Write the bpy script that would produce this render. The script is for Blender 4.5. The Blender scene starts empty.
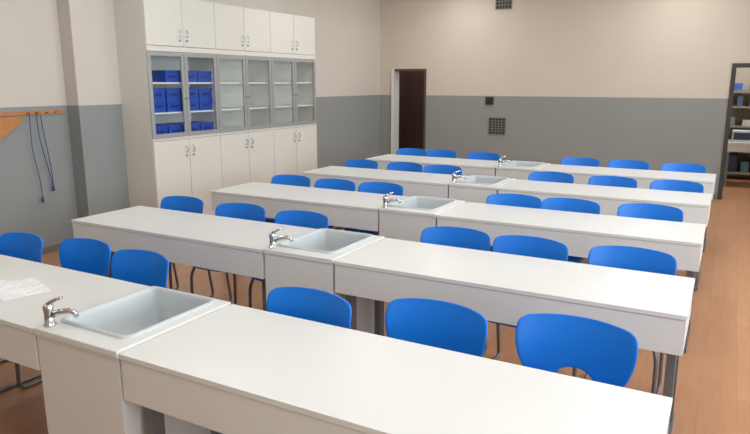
import bpy, bmesh, math
from mathutils import Vector, Matrix
S=bpy.context.scene
col=S.collection
def lin(c):
    return tuple(((v/255)/12.92 if v/255<=0.04045 else (((v/255)+0.055)/1.055)**2.4) for v in c)+(1,)
def mat(name,rgb,rough=0.5,metal=0.0,noise=0.03,nscale=12,bump=0.0,spec=0.5):
    m=bpy.data.materials.new(name); m.use_nodes=True
    nt=m.node_tree; b=nt.nodes['Principled BSDF']
    b.inputs['Roughness'].default_value=rough; b.inputs['Metallic'].default_value=metal
    b.inputs['Specular IOR Level'].default_value=spec
    c=lin(rgb)
    if noise>0:
        tc=nt.nodes.new('ShaderNodeTexCoord'); n=nt.nodes.new('ShaderNodeTexNoise')
        n.inputs['Scale'].default_value=nscale; n.inputs['Detail'].default_value=4
        nt.links.new(tc.outputs['Object'],n.inputs['Vector'])
        mx=nt.nodes.new('ShaderNodeMix'); mx.data_type='RGBA'
        mx.inputs['A'].default_value=tuple(v*(1-noise) for v in c[:3])+(1,)
        mx.inputs['B'].default_value=tuple(min(1,v*(1+noise)) for v in c[:3])+(1,)
        nt.links.new(n.outputs['Fac'],mx.inputs['Factor'])
        nt.links.new(mx.outputs['Result'],b.inputs['Base Color'])
        if bump>0:
            bp=nt.nodes.new('ShaderNodeBump'); bp.inputs['Strength'].default_value=bump; bp.inputs['Distance'].default_value=0.002
            nt.links.new(n.outputs['Fac'],bp.inputs['Height']); nt.links.new(bp.outputs['Normal'],b.inputs['Normal'])
    else:
        b.inputs['Base Color'].default_value=c
    return m

M_desk=mat('laminate_white',(225,227,224),0.34,noise=0.02,nscale=3)
M_gap=mat('dark_gap',(60,60,58),0.8,noise=0)
M_leg=mat('grey_steel',(122,126,130),0.4,metal=0.5,noise=0.03)
M_blue=mat('blue_plastic',(0,118,220),0.4,noise=0.03,nscale=30)
M_chrome=mat('chrome',(205,207,210),0.14,metal=1.0,noise=0)
M_basin=mat('basin_composite',(194,202,205),0.3,noise=0.03,nscale=150)
M_cab=mat('cabinet_cream',(222,221,214),0.45,noise=0.015,nscale=3)
M_cabin=mat('cabinet_inside',(232,234,230),0.6,noise=0.02)
M_alu=mat('aluminium_frame',(172,176,176),0.4,metal=0.4,noise=0.02)
M_bin=mat('bin_blue',(14,74,186),0.4,noise=0.05)
M_bindark=mat('bin_blue_dark',(10,36,110),0.5,noise=0.05)
M_wood=mat('oiled_wood',(190,128,70),0.5,noise=0.2,nscale=20)
M_cord=mat('blue_cord',(45,70,130),0.7,noise=0.05)
M_ceil=mat('ceiling_paint',(238,237,232),0.9,noise=0.02)
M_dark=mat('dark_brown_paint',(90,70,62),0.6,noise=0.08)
M_frame=mat('dark_door_frame',(62,58,56),0.5,noise=0.05)
M_trim=mat('trim_grey',(120,118,112),0.5,noise=0.04)
M_white=mat('white_paint',(226,226,222),0.5,noise=0.01)
M_vent=mat('vent_dark',(38,38,38),0.6,noise=0.05)
M_slat=mat('vent_slat',(120,116,108),0.5,noise=0.05)

def glassmat():
    m=bpy.data.materials.new('cabinet_glass'); m.use_nodes=True; nt=m.node_tree; nt.nodes.clear()
    o=nt.nodes.new('ShaderNodeOutputMaterial'); t=nt.nodes.new('ShaderNodeBsdfTransparent'); g=nt.nodes.new('ShaderNodeBsdfGlossy')
    t.inputs['Color'].default_value=(0.95,0.97,0.96,1); g.inputs['Roughness'].default_value=0.03
    lw=nt.nodes.new('ShaderNodeLayerWeight'); lw.inputs['Blend'].default_value=.5
    p=nt.nodes.new('ShaderNodeMath'); p.operation='POWER'; p.inputs[1].default_value=4
    mr=nt.nodes.new('ShaderNodeMapRange'); mr.inputs['To Min'].default_value=.04; mr.inputs['To Max'].default_value=.6
    mx=nt.nodes.new('ShaderNodeMixShader')
    nt.links.new(lw.outputs['Facing'],p.inputs[0]); nt.links.new(p.outputs[0],mr.inputs['Value'])
    nt.links.new(mr.outputs[0],mx.inputs[0]); nt.links.new(t.outputs[0],mx.inputs[1]); nt.links.new(g.outputs[0],mx.inputs[2])
    nt.links.new(mx.outputs[0],o.inputs['Surface']); return m
M_glass=glassmat()

def wallmat(name,top,bot,h=1.52):
    m=bpy.data.materials.new(name); m.use_nodes=True; nt=m.node_tree; b=nt.nodes['Principled BSDF']
    b.inputs['Roughness'].default_value=0.75
    g=nt.nodes.new('ShaderNodeNewGeometry'); s=nt.nodes.new('ShaderNodeSeparateXYZ')
    nt.links.new(g.outputs['Position'],s.inputs[0])
    n=nt.nodes.new('ShaderNodeTexNoise'); n.inputs['Scale'].default_value=1.7; n.inputs['Detail'].default_value=5
    nt.links.new(g.outputs['Position'],n.inputs['Vector'])
    c=nt.nodes.new('ShaderNodeMath'); c.operation='GREATER_THAN'; c.inputs[1].default_value=h
    nt.links.new(s.outputs['Z'],c.inputs[0])
    mx=nt.nodes.new('ShaderNodeMix'); mx.data_type='RGBA'
    mx.inputs['A'].default_value=lin(bot); mx.inputs['B'].default_value=lin(top)
    nt.links.new(c.outputs[0],mx.inputs['Factor'])
    hs=nt.nodes.new('ShaderNodeHueSaturation')
    mr=nt.nodes.new('ShaderNodeMapRange'); mr.inputs['To Min'].default_value=0.96; mr.inputs['To Max'].default_value=1.04
    nt.links.new(n.outputs['Fac'],mr.inputs['Value']); nt.links.new(mr.outputs[0],hs.inputs['Value'])
    nt.links.new(mx.outputs['Result'],hs.inputs['Color']); nt.links.new(hs.outputs[0],b.inputs['Base Color'])
    n2=nt.nodes.new('ShaderNodeTexNoise'); n2.inputs['Scale'].default_value=90
    nt.links.new(g.outputs['Position'],n2.inputs['Vector'])
    bp=nt.nodes.new('ShaderNodeBump'); bp.inputs['Strength'].default_value=0.15; bp.inputs['Distance'].default_value=0.003
    nt.links.new(n2.outputs['Fac'],bp.inputs['Height']); nt.links.new(bp.outputs[0],b.inputs['Normal'])
    return m
M_wall=wallmat('wall_paint',(212,203,189),(148,151,148))
M_wallL=wallmat('wall_paint_left',(211,206,198),(146,152,152))

def floormat():
    m=bpy.data.materials.new('laminate_floor'); m.use_nodes=True; nt=m.node_tree; b=nt.nodes['Principled BSDF']
    b.inputs['Roughness'].default_value=0.33
    g=nt.nodes.new('ShaderNodeNewGeometry')
    mp=nt.nodes.new('ShaderNodeMapping'); mp.inputs['Rotation'].default_value=(0,0,math.pi/2)
    nt.links.new(g.outputs['Position'],mp.inputs['Vector'])
    br=nt.nodes.new('ShaderNodeTexBrick'); br.inputs['Scale'].default_value=1.0
    br.inputs['Brick Width'].default_value=1.3; br.inputs['Row Height'].default_value=0.19; br.inputs['Mortar Size'].default_value=0.0008
    br.inputs['Color1'].default_value=lin((192,142,104)); br.inputs['Color2'].default_value=lin((184,132,95)); br.inputs['Mortar'].default_value=lin((150,102,73))
    nt.links.new(mp.outputs[0],br.inputs['Vector'])
    mp2=nt.nodes.new('ShaderNodeMapping'); mp2.inputs['Scale'].default_value=(22,1.6,1)
    nt.links.new(g.outputs['Position'],mp2.inputs['Vector'])
    n=nt.nodes.new('ShaderNodeTexNoise'); n.inputs['Scale'].default_value=1.5; n.inputs['Detail'].default_value=6
    nt.links.new(mp2.outputs[0],n.inputs['Vector'])
    mr=nt.nodes.new('ShaderNodeMapRange'); mr.inputs['To Min'].default_value=0.80; mr.inputs['To Max'].default_value=1.14
    nt.links.new(n.outputs['Fac'],mr.inputs['Value'])
    hs=nt.nodes.new('ShaderNodeHueSaturation'); nt.links.new(br.outputs['Color'],hs.inputs['Color']); nt.links.new(mr.outputs[0],hs.inputs['Value'])
    nt.links.new(hs.outputs[0],b.inputs['Base Color']); return m
M_floor=floormat()

def papermat():
    m=bpy.data.materials.new('printed_paper'); m.use_nodes=True; nt=m.node_tree; b=nt.nodes['Principled BSDF']
    b.inputs['Roughness'].default_value=0.8
    tc=nt.nodes.new('ShaderNodeTexCoord'); br=nt.nodes.new('ShaderNodeTexBrick')
    br.inputs['Scale'].default_value=1; br.inputs['Brick Width'].default_value=0.05; br.inputs['Row Height'].default_value=0.016; br.inputs['Mortar Size'].default_value=0.0058
    br.inputs['Color1'].default_value=lin((180,180,188)); br.inputs['Color2'].default_value=lin((242,242,246)); br.inputs['Mortar'].default_value=lin((250,250,253))
    nt.links.new(tc.outputs['Object'],br.inputs['Vector']); nt.links.new(br.outputs['Color'],b.inputs['Base Color']); return m
M_paper=papermat()

class B:
    def __init__(s): s.bm=bmesh.new(); s.mats=[]
    def mi(s,m):
        if m not in s.mats: s.mats.append(m)
        return s.mats.index(m)
    def box(s,x0,x1,y0,y1,z0,z1,m,M=None):
        i=s.mi(m)
        vs=[s.bm.verts.new((x,y,z)) for z in (z0,z1) for y in (y0,y1) for x in (x0,x1)]
        if M is not None:
            for v in vs: v.co=M@v.co
        for f in ((0,2,3,1),(4,5,7,6),(0,1,5,4),(2,6,7,3),(0,4,6,2),(1,3,7,5)):
            fc=s.bm.faces.new([vs[k] for k in f]); fc.material_index=i
    def quad(s,pts,m):
        f=s.bm.faces.new([s.bm.verts.new(p) for p in pts]); f.material_index=s.mi(m)
    def loops(s,loops,m,cap0=False,cap1=False,smooth=True,closed=True):
        i=s.mi(m)
        L=[[s.bm.verts.new(p) for p in lp] for lp in loops]
        n=len(L[0])
        for a,b in zip(L[:-1],L[1:]):
            for k in range(n if closed else n-1):
                f=s.bm.faces.new((a[k],a[(k+1)%n],b[(k+1)%n],b[k])); f.material_index=i; f.smooth=smooth
        if cap0: f=s.bm.faces.new(L[0][::-1]); f.material_index=i
        if cap1: f=s.bm.faces.new(L[-1]); f.material_index=i
    def tube(s,pts,r,m,seg=10,sm=True,bend=0.05):
        pts=[Vector(p) for p in pts]
        if bend>0 and len(pts)>2:
            q=[pts[0]]
            for a,b,c in zip(pts[:-2],pts[1:-1],pts[2:]):
                d1=min(bend,(a-b).length*.45); d2=min(bend,(c-b).length*.45)
                p0=b+(a-b).normalized()*d1; p2=b+(c-b).normalized()*d2
                for k in range(6):
                    t=k/5; q.append(p0*(1-t)**2+b*2*t*(1-t)+p2*t*t)
            q.append(pts[-1]); pts=q
        rs=r if isinstance(r,list) else [r]*len(pts)
        t0=(pts[1]-pts[0]).normalized()
        u=t0.orthogonal().normalized(); loops=[]
        for k,p in enumerate(pts):
            t=((pts[min(k+1,len(pts)-1)]-pts[max(k-1,0)])).normalized()
            u=(u-t*u.dot(t)).normalized(); w=t.cross(u)
            loops.append([p+(u*math.cos(a)+w*math.sin(a))*rs[k] for a in [2*math.pi*j/seg for j in range(seg)]])
        s.loops(loops,m,True,True,sm)
    def mesh(s,name):
        bmesh.ops.recalc_face_normals(s.bm,faces=s.bm.faces)
        me=bpy.data.meshes.new(name); s.bm.to_mesh(me); s.bm.free()
        for m in s.mats: me.materials.append(m)
        return me
    def obj(s,name,loc=(0,0,0),parent=None,bevel=0):
        return place(name,s.mesh(name),loc,0,parent,bevel)
def place(name,me,loc=(0,0,0),rz=0,parent=None,bevel=0):
    o=bpy.data.objects.new(name,me); o.location=loc; o.rotation_euler=(0,0,rz); col.objects.link(o)
    if parent: o.parent=parent
    if bevel:
        b=o.modifiers.new('bevel','BEVEL'); b.width=bevel; b.segments=2; b.limit_method='ANGLE'; b.angle_limit=math.radians(50)
    return o

# ---------------- room shell
XL,XR,YF,YB,H=-5.96,2.3,-1.6,11.0,3.45
b=B(); b.box(-6.5,XR+.2,YF-.2,14.2,-.1,0,M_floor); b.obj('floor')
b=B(); b.box(-6.5,XR+.2,YF-.2,14.2,H,H+.12,M_ceil); b.obj('ceiling')
b=B(); b.box(-6.4,-5.70,YB,YB+.2,0,H,M_wall); b.box(-5.70,-5.0,YB,YB+.2,2.0,H,M_wall)
b.box(-5.0,-.03,YB,YB+.2,0,H,M_wall); b.box(-.03,.87,YB,YB+.2,2.0,H,M_wall); b.box(.87,XR+.2,YB,YB+.2,0,H,M_wall); b.obj('wall_back')
b=B(); b.box(-6.4,XL,4.41,YB,0,H,M_wallL); b.box(-6.4,-6.15,YF,4.41,0,H,M_wallL); b.obj('wall_left')
b=B(); b.box(-6.4,XR+.2,YF-.2,YF,0,H,M_wall); b.obj('wall_front')
wins=[(-1.0,1.0),(1.5,3.5),(4.0,6.0),(6.5,8.5)]
b=B(); b.box(XR,XR+.2,YF,YB,0,.95,M_wall); b.box(XR,XR+.2,YF,YB,2.95,H,M_wall)
e=[YF]+[v for w in wins for v in w]+[YB]
for i in range(0,len(e),2): b.box(XR,XR+.2,e[i],e[i+1],.95,2.95,M_wall)
b.obj('wall_right')
for i,(a,c) in enumerate(wins):
    b=B()
    for z0,z1 in ((.95,1.01),(2.89,2.95),(2.3,2.34)): b.box(XR+.06,XR+.13,a,c,z0,z1,M_white)
    for y in (a,(a+c)/2-.03,c-.06): b.box(XR+.06,XR+.13,y,y+.06,.95,2.95,M_white)
    b.box(XR-.12,XR+.06,a-.05,c+.05,.92,.95,M_white)
    b.obj('window_%d'%(i+1))
    L=bpy.data.lights.new('daylight_%d'%(i+1),'AREA'); L.shape='RECTANGLE'; L.size=1.9; L.size_y=1.9
    L.cycles.is_portal=True
    o=bpy.data.objects.new('window_portal_%d'%(i+1),L); col.objects.link(o)
    o.location=(XR+.18,(a+c)/2,1.95); o.rotation_euler=(0,math.radians(90),0)
b=B(); b.box(-4.95,-.08,YB-.014,YB,0,.07,M_trim); b.obj('baseboard_back')
b=B(); b.box(XL,XL+.014,8.2,YB,0,.07,M_trim); b.box(-6.15,-6.136,YF,4.40,0,.07,M_trim); b.box(XL,XL+.014,4.42,4.93,0,.07,M_trim); b.obj('baseboard_left')
b=B(); b.box(-5.705,-5.65,YB-.03,YB+.2,0,2.0,M_white); b.box(-5.03,-4.99,YB-.01,YB+.2,0,2.0,M_dark); b.box(-5.65,-5.03,YB-.01,YB+.2,1.96,2.0,M_dark); b.obj('trim_1')
b=B(); b.box(-.06,.0,YB-.02,YB+.21,0,2.03,M_frame); b.box(.84,.90,YB-.02,YB+.21,0,2.03,M_frame); b.box(0,.84,YB-.02,YB+.21,1.97,2.03,M_frame); b.obj('trim_2')
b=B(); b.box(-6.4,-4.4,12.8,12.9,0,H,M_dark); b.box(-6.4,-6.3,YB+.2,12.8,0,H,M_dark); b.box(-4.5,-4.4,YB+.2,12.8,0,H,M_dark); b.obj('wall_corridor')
b=B()
Mx=Matrix.Translation((-5.05,YB+.22,0))@Matrix.Rotation(math.radians(118),4,'Z')
b.box(0,.62,-.02,.02,.01,1.95,M_dark,Mx); b.box(.53,.58,-.06,-.02,1.02,1.05,M_chrome,Mx); b.obj('door_1',bevel=.003)
M_prep=mat('prep_room_paint',(196,186,172),0.8)
b=B(); b.box(-1.1,2.3,13.9,14.0,0,H,M_prep); b.box(-1.2,-1.1,YB+.2,14.0,0,H,M_prep); b.box(2.3,2.4,YB+.2,14.0,0,H,M_prep); b.obj('wall_prep_room')
M_shelfd=mat('pale_shelf',(150,140,128),0.6)
b=B()
b.box(-.9,-.87,13.4,13.85,0,1.62,M_shelfd); b.box(1.9,1.93,13.4,13.85,0,1.62,M_shelfd)
for z in (.1,.55,.95,1.3,1.59): b.box(-.87,1.9,13.4,13.85,z,z+.03,M_shelfd)
b.obj('storage_shelf')
import random
random.seed(4)
cols=[mat('box_%d'%i,c,0.5) for i,c in enumerate([(60,110,190),(200,200,196),(90,120,130),(130,130,130),(50,60,80),(210,215,220),(80,100,140)])]
b=B()
for z,hm in ((.131,.36),(.581,.3),(.981,.26),(1.331,.22),(1.621,.2)):
    x=-.84
    while x<1.65:
        w=random.uniform(.08,.2); h=hm*random.uniform(.4,.95)
        b.box(x,x+w,13.45+random.uniform(0,.08),13.75,z,z+h,random.choice(cols)); x+=w+random.uniform(.03,.14)
b.obj('lab_supplies')
b=B(); b.box(-.05,1.2,12.4,13.0,.72,.76,M_desk)
for x in (0,1.1):
    for y in (12.44,12.92): b.box(x,x+.04,y,y+.04,0,.72,M_leg)
b.box(-.02,1.17,12.42,12.44,.6,.72,M_desk); b.obj('work_table',bevel=.003)
b=B(); b.box(.05,.34,12.5,12.8,.76,.95,cols[5]); b.box(.07,.32,12.49,12.5,.8,.92,cols[4]); b.box(.5,.85,12.5,12.85,.76,.86,cols[1]); b.obj('lab_instrument',bevel=.005)
L=bpy.data.lights.new('prep_fill_light','AREA'); L.size=.6; L.energy=50; L.color=(1,.98,.95)  # unseen fill light, added to brighten the prep room
o=bpy.data.objects.new('prep_room_fill',L); o.location=(.5,12.4,3.3); col.objects.link(o)
L=bpy.data.lights.new('corridor_fill_light','AREA'); L.size=.3; L.energy=18; L.color=(1,.92,.84)  # added fill, lifts the dark doorway; no fixture here
o=bpy.data.objects.new('corridor_fill',L); o.location=(-5.3,12.0,3.3); col.objects.link(o)

def vent(name,x,z,w,h):
    b=B(); b.box(x-w/2,x+w/2,YB-.012,YB-.001,z-h/2,z+h/2,M_vent)
    t=.012
    b.box(x-w/2-t,x+w/2+t,YB-.02,YB-.001,z+h/2,z+h/2+t,M_slat); b.box(x-w/2-t,x+w/2+t,YB-.02,YB-.001,z-h/2-t,z-h/2,M_slat)
    b.box(x-w/2-t,x-w/2,YB-.02,YB-.001,z-h/2,z+h/2,M_slat); b.box(x+w/2,x+w/2+t,YB-.02,YB-.001,z-h/2,z+h/2,M_slat)
    n=int(h/.045)
    for i in range(1,n): b.box(x-w/2,x+w/2,YB-.02,YB-.012,z-h/2+i*h/n-.008,z-h/2+i*h/n+.008,M_slat)
    for i in range(1,5): b.box(x-w/2+i*w/5-.007,x-w/2+i*w/5+.007,YB-.019,YB-.012,z-h/2,z+h/2,M_slat)
    b.obj(name)
vent('vent_grille',-3.605,1.0,.28,.27)
vent('vent_grille.001',-3.57,3.07,.26,.17)
b=B(); b.box(-3.83,-3.69,YB-.012,YB-.001,1.37,1.50,M_vent); b.box(-3.84,-3.83,YB-.016,YB-.001,1.36,1.51,M_slat); b.box(-3.69,-3.68,YB-.016,YB-.001,1.36,1.51,M_slat); b.box(-3.83,-3.69,YB-.016,YB-.001,1.5,1.51,M_slat); b.box(-3.83,-3.69,YB-.016,YB-.001,1.36,1.37,M_slat); b.obj('wall_duct_opening')

# ---------------- built-in cabinet
XF=-5.5; Y0=4.95; W=1.06; ZB=1.14; ZG=2.09; ZT=2.68
root=bpy.data.objects.new('storage_cabinet',None); col.objects.link(root)
b=B()
xb=XL+.001
b.box(xb,xb+.02,Y0+.02,Y0+3*W-.02,.0,ZT,M_cabin)
b.box(xb,XF-.02,Y0,Y0+.02,0,ZT,M_cab); b.box(xb,XF-.02,Y0+3*W-.02,Y0+3*W,0,ZT,M_cab)
for i in (1,2): b.box(xb+.02,XF-.02,Y0+i*W-.018,Y0+i*W+.018,0,ZT,M_cabin)
for z in (.08,ZB-.01,ZG+.01,ZT-.02): b.box(xb+.02,XF-.021,Y0+.02,Y0+3*W-.02,z,z+.02,M_cab)
b.box(xb+.02,XF-.05,Y0+.02,Y0+3*W-.02,0,.08,M_trim)
b.box(XF-.02,XF,Y0,Y0+3*W,ZG,ZG+.055,M_cab)
b.box(XF-.02,XF,Y0,Y0+3*W,ZB-.02,ZB,M_cab)
for i in range(3):
    for z in (1.41,1.74): b.box(xb+.02,XF-.05,Y0+i*W+.02,Y0+(i+1)*W-.02,z,z+.018,M_cabin)
b.obj('carcass',parent=root)
b=B(); g=.003; gl=B(); hd=B()
def loc_handle(y,z):
    hd.tube([(XF,y,z+.035),(XF+.03,y,z+.03),(XF+.03,y,z-.03),(XF,y,z-.035)],.006,M_chrome,8,bend=.01)
    hd.tube([(XF-.001,y,z-.075),(XF+.012,y,z-.075)],.012,M_chrome,12)
for i in range(3):
    for j in range(2):
        y0=Y0+i*W+j*W/2+g; y1=y0+W/2-2*g
        b.box(XF-.02,XF,y0,y1,.09,ZB-.025,M_cab)
        b.box(XF-.02,XF,y0,y1,ZG+.06,ZT,M_cab)
        f=.045
        for (a,c,z0,z1) in ((y0,y0+f,ZB+.01,ZG-.005),(y1-f,y1,ZB+.01,ZG-.005),(y0+f,y1-f,ZB+.01,ZB+.01+f),(y0+f,y1-f,ZG-.005-f,ZG-.005)):
            b.box(XF-.022,XF,a,c,z0,z1,M_alu)
        gz0,gz1=ZB+.01+f,ZG-.005-f
        gl.quad([(XF-.011,y0+f,gz0),(XF-.011,y1-f,gz0),(XF-.011,y1-f,gz1),(XF-.011,y0+f,gz1)],M_glass)
        yh=y1-.05 if j==0 else y0+.05
        loc_handle(yh,1.0); loc_handle(yh,ZG+.2)
        yh=y1-.022 if j==0 else y0+.022
        hd.tube([(XF,yh,1.58),(XF+.02,yh,1.58)],.009,M_chrome,10)
b.obj('door_panels',parent=root,bevel=.002); gl.obj('glass_panes',parent=root); hd.obj('handles',parent=root)
b=B()
def sbin(y,z,w=.21,h=.13):
    x0=xb+.06; x1=XF-.07
    b.box(x0,x1,y,y+w,z,z+h-.02,M_bin); b.box(x0-.008,x1+.008,y-.006,y+w+.006,z+h-.02,z+h,M_bin)
    b.box(x1,x1+.002,y+.05,y+w-.05,z+h*.35,z+h*.6,M_bindark)
for y in (Y0+.07,Y0+.30,Y0+.58,Y0+.81):
    sbin(y,1.151)
    sbin(y,1.429); sbin(y,1.560)
for y in (Y0+.30,Y0+.58,Y0+.81): sbin(y,1.759)
b.obj('storage_bins',parent=root)

# ---------------- desks
DD,DH=.634,.76
def desk_mesh(DW,yc2):
    b=B(); w=DW-.006
    b.box(.003,w,0.0,DD,DH-.022,DH,M_desk)
    b.box(.006,w-.003,.004,.024,DH-.19,DH-.025,M_desk)
    b.box(.006,.026,.024,DD-.03,DH-.19,DH-.022,M_desk)
    b.box(w-.023,w-.003,.024,DD-.03,DH-.19,DH-.022,M_desk)
    b.box(.026,w-.023,.024,DD-.12,DH-.18,DH-.165,M_desk)
    b.box(.026,w-.023,.006,.022,DH-.025,DH-.022,M_gap)
    for x in (.03,w-.075):
        b.box(x,x+.05,.02,yc2+.12,0.0,.035,M_leg)
        b.box(x,x+.05,.03,DD-.06,DH-.205,DH-.18,M_leg)
        b.box(x+.005,x+.045,.07,.13,.035,DH-.205,M_leg)
        b.box(x+.005,x+.045,yc2,yc2+.06,.035,DH-.205,M_leg)
    return b.mesh('student_desk')
dmL=desk_mesh(1.80,.24); dmR=desk_mesh(1.835,.42); dmL0=desk_mesh(1.778,.24); dmR0=desk_mesh(1.862,.42)
def rr(x0,x1,y0,y1,r,z,n=7):
    out=[]
    for cx,cy,a0 in ((x1-r,y1-r,0),(x0+r,y1-r,90),(x0+r,y0+r,180),(x1-r,y0+r,270)):
        for k in range(n):
            a=math.radians(a0+90*k/(n-1)); out.append(Vector((cx+r*math.cos(a),cy+r*math.sin(a),z)))
    return out
SW=.500; SZ=.768
def sink_mesh():
    b=B(); w=SW
    b.box(.004,.022,.02,DD-.01,0,SZ-.03,M_desk); b.box(w-.022,w-.004,.02,DD-.01,0,SZ-.03,M_desk)
    b.box(.004,w-.004,.004,.02,0.0,SZ-.03,M_desk); b.box(.022,w-.022,DD-.03,DD-.012,0.06,SZ-.03,M_desk)
    b.box(.022,w-.022,.02,DD-.03,.06,.078,M_desk)
    hx0,hx1,hy0,hy1=.018,w-.055,.088,DD-.018
    b.loops([rr(.03,w-.03,.03,DD-.03,.004,SZ-.026),rr(0,w,-.004,DD,.004,SZ-.026),rr(0,w,-.004,DD,.004,SZ-.003),rr(.003,w-.003,-.001,DD-.003,.004,SZ),rr(hx0,hx1,hy0,hy1,.045,SZ)],M_desk,smooth=False)
    def q(d,z,r): return rr(hx0+d,hx1-d,hy0+d,hy1-d,r,z)
    b.loops([q(-.001,SZ-.001,.045),q(0,SZ+.007,.045),q(.005,SZ+.011,.043),q(.014,SZ+.011,.04),q(.02,SZ+.006,.037),q(.024,SZ-.01,.035),q(.03,SZ-.10,.035),q(.038,SZ-.145,.035),q(.055,SZ-.16,.03),q(.12,SZ-.166,.02)],M_basin,cap1=True)
    cx,cy=(hx0+hx1)/2,(hy0+hy1)/2
    b.tube([(cx,cy,SZ-.167),(cx,cy,SZ-.162)],.03,M_chrome,20,bend=0)
    b.tube([(cx,cy,SZ-.163),(cx,cy,SZ-.161)],.016,M_vent,16,bend=0)
    return b.mesh('sink_cabinet')
sm=sink_mesh()
def faucet_mesh():
    b=B()
    b.tube([(0,0,0),(0,0,.006),(0,0,.008),(0,0,.05),(0,0,.07),(0,0,.085),(0,0,.094)],[.026,.026,.020,.019,.021,.021,.012],M_chrome,20,bend=0)
    b.tube([(.01,0,.045),(.05,0,.060),(.09,0,.066),(.112,0,.060),(.118,0,.040)],[.014,.013,.012,.012,.011],M_chrome,14,bend=0)
    b.tube([(0,0,.088),(.015,0,.102),(.038,0,.114),(.065,0,.124)],[.012,.009,.007,.006],M_chrome,12,bend=0)
    return b.mesh('faucet')
fm=faucet_mesh()
XS=-2.412; XR0=-1.908; XL0=-4.216
for k in range(5):
    y=1.4955+1.468*k; d=-.022 if k==0 else 0
    place('student_desk',dmL0 if k==0 else dmL,(XL0,y,0),0,None,.002)
    place('sink_cabinet',sm,(XS+d,y,0))
    place('faucet',fm,(XS+d+.036,y+.046,SZ+.0005),math.radians(25))
    place('student_desk',dmR0 if k==0 else dmR,(XR0+d,y,0),0,None,.002)

# ---------------- chair
def interp(st,n):
    out=[]; m=len(st)
    for i in range(n):
        u=i/(n-1)*(m-1); k=min(int(u),m-2); t=u-k
        p0,p1,p2,p3=st[max(k-1,0)],st[k],st[k+1],st[min(k+2,m-1)]
        out.append([0.5*((2*p1[j])+(-p0[j]+p2[j])*t+(2*p0[j]-5*p1[j]+4*p2[j]-p3[j])*t*t+(-p0[j]+3*p1[j]-3*p2[j]+p3[j])*t**3) for j in range(3)])
    return out
st=[(-.465,.425,.165),(-.45,.448,.19),(-.39,.46,.205),(-.30,.454,.21),(-.20,.444,.21),(-.12,.444,.205),(-.075,.465,.19),(-.052,.51,.172),(-.045,.56,.17),(-.042,.61,.192),(-.034,.67,.219),(-.024,.73,.232),(-.012,.78,.234),(-.004,.812,.229),(.0,.828,.218),(.002,.84,.196)]
bm=bmesh.new(); R=interp(st,61); NC=32; grid=[]
for i,(y,z,hw) in enumerate(R):
    row=[]
    back=min(1,max(0,(z-.48)/.15)) if y>-.12 else 0
    for j in range(NC+1):
        u=-1+2*j/NC; x=hw*u
        yy=y-back*1.25*x*x; zz=z+(1-back)*.35*x*x*(1 if y>-.4 else .3)
        if z>.76 and y>-.1: zz-= .010*(z-.76)/.08*abs(u)**3
        if y<-.42: yy+=.02*u**4
        row.append(bm.verts.new((x,yy,zz)))
    grid.append(row)
HX,HZ,HC=.072,.036,.60
inside=set()
for i in range(len(R)-1):
    for j in range(NC):
        zc=(R[i][1]+R[i+1][1])/2; xc=(grid[i][j].co.x+grid[i][j+1].co.x)/2
        if R[i][0]>-.1 and (xc/HX)**2+((zc-HC)/HZ)**2<1: inside.add((i,j)); continue
        f=bm.faces.new((grid[i][j],grid[i][j+1],grid[i+1][j+1],grid[i+1][j])); f.smooth=True
for (i,j) in inside:
    for v in (grid[i][j],grid[i][j+1],grid[i+1][j+1],grid[i+1][j]):
        if v.link_faces:
            d=math.hypot(v.co.x/HX,(v.co.z-HC)/HZ)
            if d>0: v.co.x/=d; v.co.z=HC+(v.co.z-HC)/d
loose=[v for v in bm.verts if not v.link_faces]; bmesh.ops.delete(bm,geom=loose,context='VERTS')
me=bpy.data.meshes.new('shelltmp'); bm.to_mesh(me); bm.free(); me.materials.append(M_blue)
o=bpy.data.objects.new('shelltmp',me); col.objects.link(o)
s=o.modifiers.new('s','SOLIDIFY'); s.thickness=.012; s.offset=0
s=o.modifiers.new('u','SUBSURF'); s.levels=1; s.render_levels=1
dg=bpy.context.evaluated_depsgraph_get(); shell=bpy.data.meshes.new_from_object(o.evaluated_get(dg))
bpy.data.objects.remove(o)
b=B(); b.mi(M_blue); b.bm.from_mesh(shell)
for f in b.bm.faces: f.smooth=True; f.material_index=0
r=.011
for sx in (-1,1):
    x=.175*sx; xo=.20*sx
    b.tube([(x,-.12,.425),(x,-.40,.435),(xo,-.43,.36),(xo,-.44,r),(xo,.02,r),(xo,-.03,.30),(x,-.10,.425),(x,-.16,.425)],r,M_leg,10,bend=.045)
b.tube([(-.17,-.36,.428),(.17,-.36,.428)],.009,M_leg,8,bend=0)
b.tube([(-.17,-.14,.425),(.17,-.14,.425)],.009,M_leg,8,bend=0)
cm=b.mesh('school_chair')
chairs=[(-.45,2.514),(-1.005,2.42),(-1.56,2.29),
(-1.47,3.79),(-.975,3.77),(-.41,3.80),
(-1.515,5.20),(-1.049,5.22),(-.470,5.27),
(-1.578,6.72),(-.96,6.70),(-.386,6.71),
(-1.58,8.2),(-1.02,8.22),(-.423,8.2),
(-3.73,2.34),(-3.25,2.43),(-2.755,2.40),
(-3.84,3.78),(-3.225,3.77),(-2.635,3.75),
(-3.81,5.22),(-3.27,5.2),(-2.79,5.23),
(-3.84,6.70),(-3.27,6.72),(-2.79,6.7),
(-3.90,8.2),(-3.46,8.22),(-2.83,8.2)]
random.seed(9)
for (x,y) in chairs:
    a=random.uniform(-4,4)
    place('school_chair',cm,(x,y,0),math.radians(a if x!=-2.635 else 0))

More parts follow.
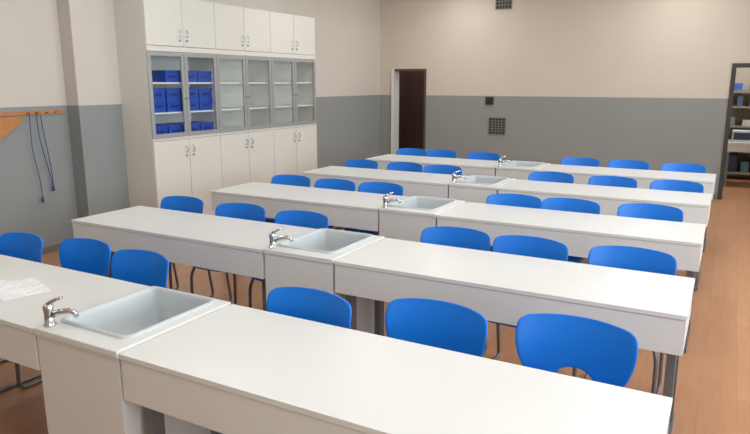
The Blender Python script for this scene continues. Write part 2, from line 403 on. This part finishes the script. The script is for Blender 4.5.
b=B()
b.box(-.105,.105,-.148,.148,0,.0012,M_paper); b.obj('paper_sheet',(-3.00,1.79,DH+.0005)).rotation_euler=(0,0,math.radians(72))
b=B()
b.box(-.105,.105,-.148,.148,0,.0012,M_paper); b.obj('paper_sheet',(-3.20,1.72,DH+.002)).rotation_euler=(0,0,math.radians(95))

b=B()
xw=-6.15
b.box(xw,xw+.02,3.45,4.34,1.44,1.475,M_wood)
for y in (3.95,4.05,4.15,4.25): b.tube([(xw+.02,y,1.455),(xw+.07,y,1.462)],.007,M_wood,8,bend=0)
pts=[(3.3,1.43),(3.90,1.43),(3.86,1.37),(3.3,.98)]
i=b.mi(M_wood)
A=[b.bm.verts.new((xw+.021,p[0],p[1])) for p in pts]; C=[b.bm.verts.new((xw+.041,p[0],p[1])) for p in pts]
b.bm.faces.new(A[::-1]).material_index=i; b.bm.faces.new(C).material_index=i
for k in range(4): b.bm.faces.new((A[k],A[(k+1)%4],C[(k+1)%4],C[k])).material_index=i
b.tube([(xw+.05,4.02,1.47),(xw+.05,4.03,1.2),(xw+.04,4.12,.78),(xw+.04,4.13,.68)],.004,M_cord,6,bend=.1)
b.tube([(xw+.05,4.06,1.47),(xw+.05,4.09,1.2),(xw+.04,4.13,.9),(xw+.04,4.135,.68)],.004,M_cord,6,bend=.1)
b.tube([(xw+.05,3.95,1.47),(xw+.05,3.94,1.1),(xw+.04,4.0,.75),(xw+.04,4.0,.58)],.004,M_cord,6,bend=.1)
b.tube([(xw+.04,4.132,.70),(xw+.04,4.132,.65)],.012,M_cord,8,bend=0)
b.tube([(xw+.04,4.0,.60),(xw+.04,4.0,.55)],.012,M_cord,8,bend=0)
b.obj('wooden_wall_rack')

M_dif=bpy.data.materials.new('fill_panel_glow'); M_dif.use_nodes=True  # glowing face of the added ceiling fill panels
bs=M_dif.node_tree.nodes['Principled BSDF']; bs.inputs['Emission Color'].default_value=(1,.98,.94,1); bs.inputs['Emission Strength'].default_value=1.5
for x in (-4.2,-.8):  # unseen panels added overhead as fill light for the room
    for y in (1.0,4.2,7.4,9.8):
        b=B(); b.box(-.16,.16,-.62,.62,-.06,0,M_white); b.box(-.14,.14,-.6,.6,-.065,-.06,M_dif)
        p=b.obj('ceiling_fill_panel',(x,y,H))
        L=bpy.data.lights.new('ceiling_fill_light','AREA'); L.shape='RECTANGLE'; L.size=.26; L.size_y=1.18; L.energy=18; L.color=(1,.98,.945)
        o=bpy.data.objects.new('ceiling_fill_light',L); o.location=(0,0,-.07); col.objects.link(o); o.parent=p

w=bpy.data.worlds.new('sky'); S.world=w; w.use_nodes=True
nt=w.node_tree; bg=nt.nodes['Background']
sk=nt.nodes.new('ShaderNodeTexSky'); sk.sky_type='HOSEK_WILKIE'; sk.turbidity=6; sk.sun_direction=Vector((-.5,-.5,.6)).normalized()
mx=nt.nodes.new('ShaderNodeMix'); mx.data_type='RGBA'; mx.inputs['Factor'].default_value=.75; mx.inputs['B'].default_value=(.9,.95,1,1)
nt.links.new(sk.outputs[0],mx.inputs['A']); nt.links.new(mx.outputs['Result'],bg.inputs['Color']); bg.inputs['Strength'].default_value=9.0
S.view_settings.view_transform='Standard'

c=bpy.data.cameras.new('camera'); c.sensor_width=36; c.lens=638/750*36; c.clip_start=.05
o=bpy.data.objects.new('camera',c); col.objects.link(o)
o.location=(0,0,1.76); o.rotation_euler=(math.radians(90-11.94),0,math.radians(28.9))
S.camera=o
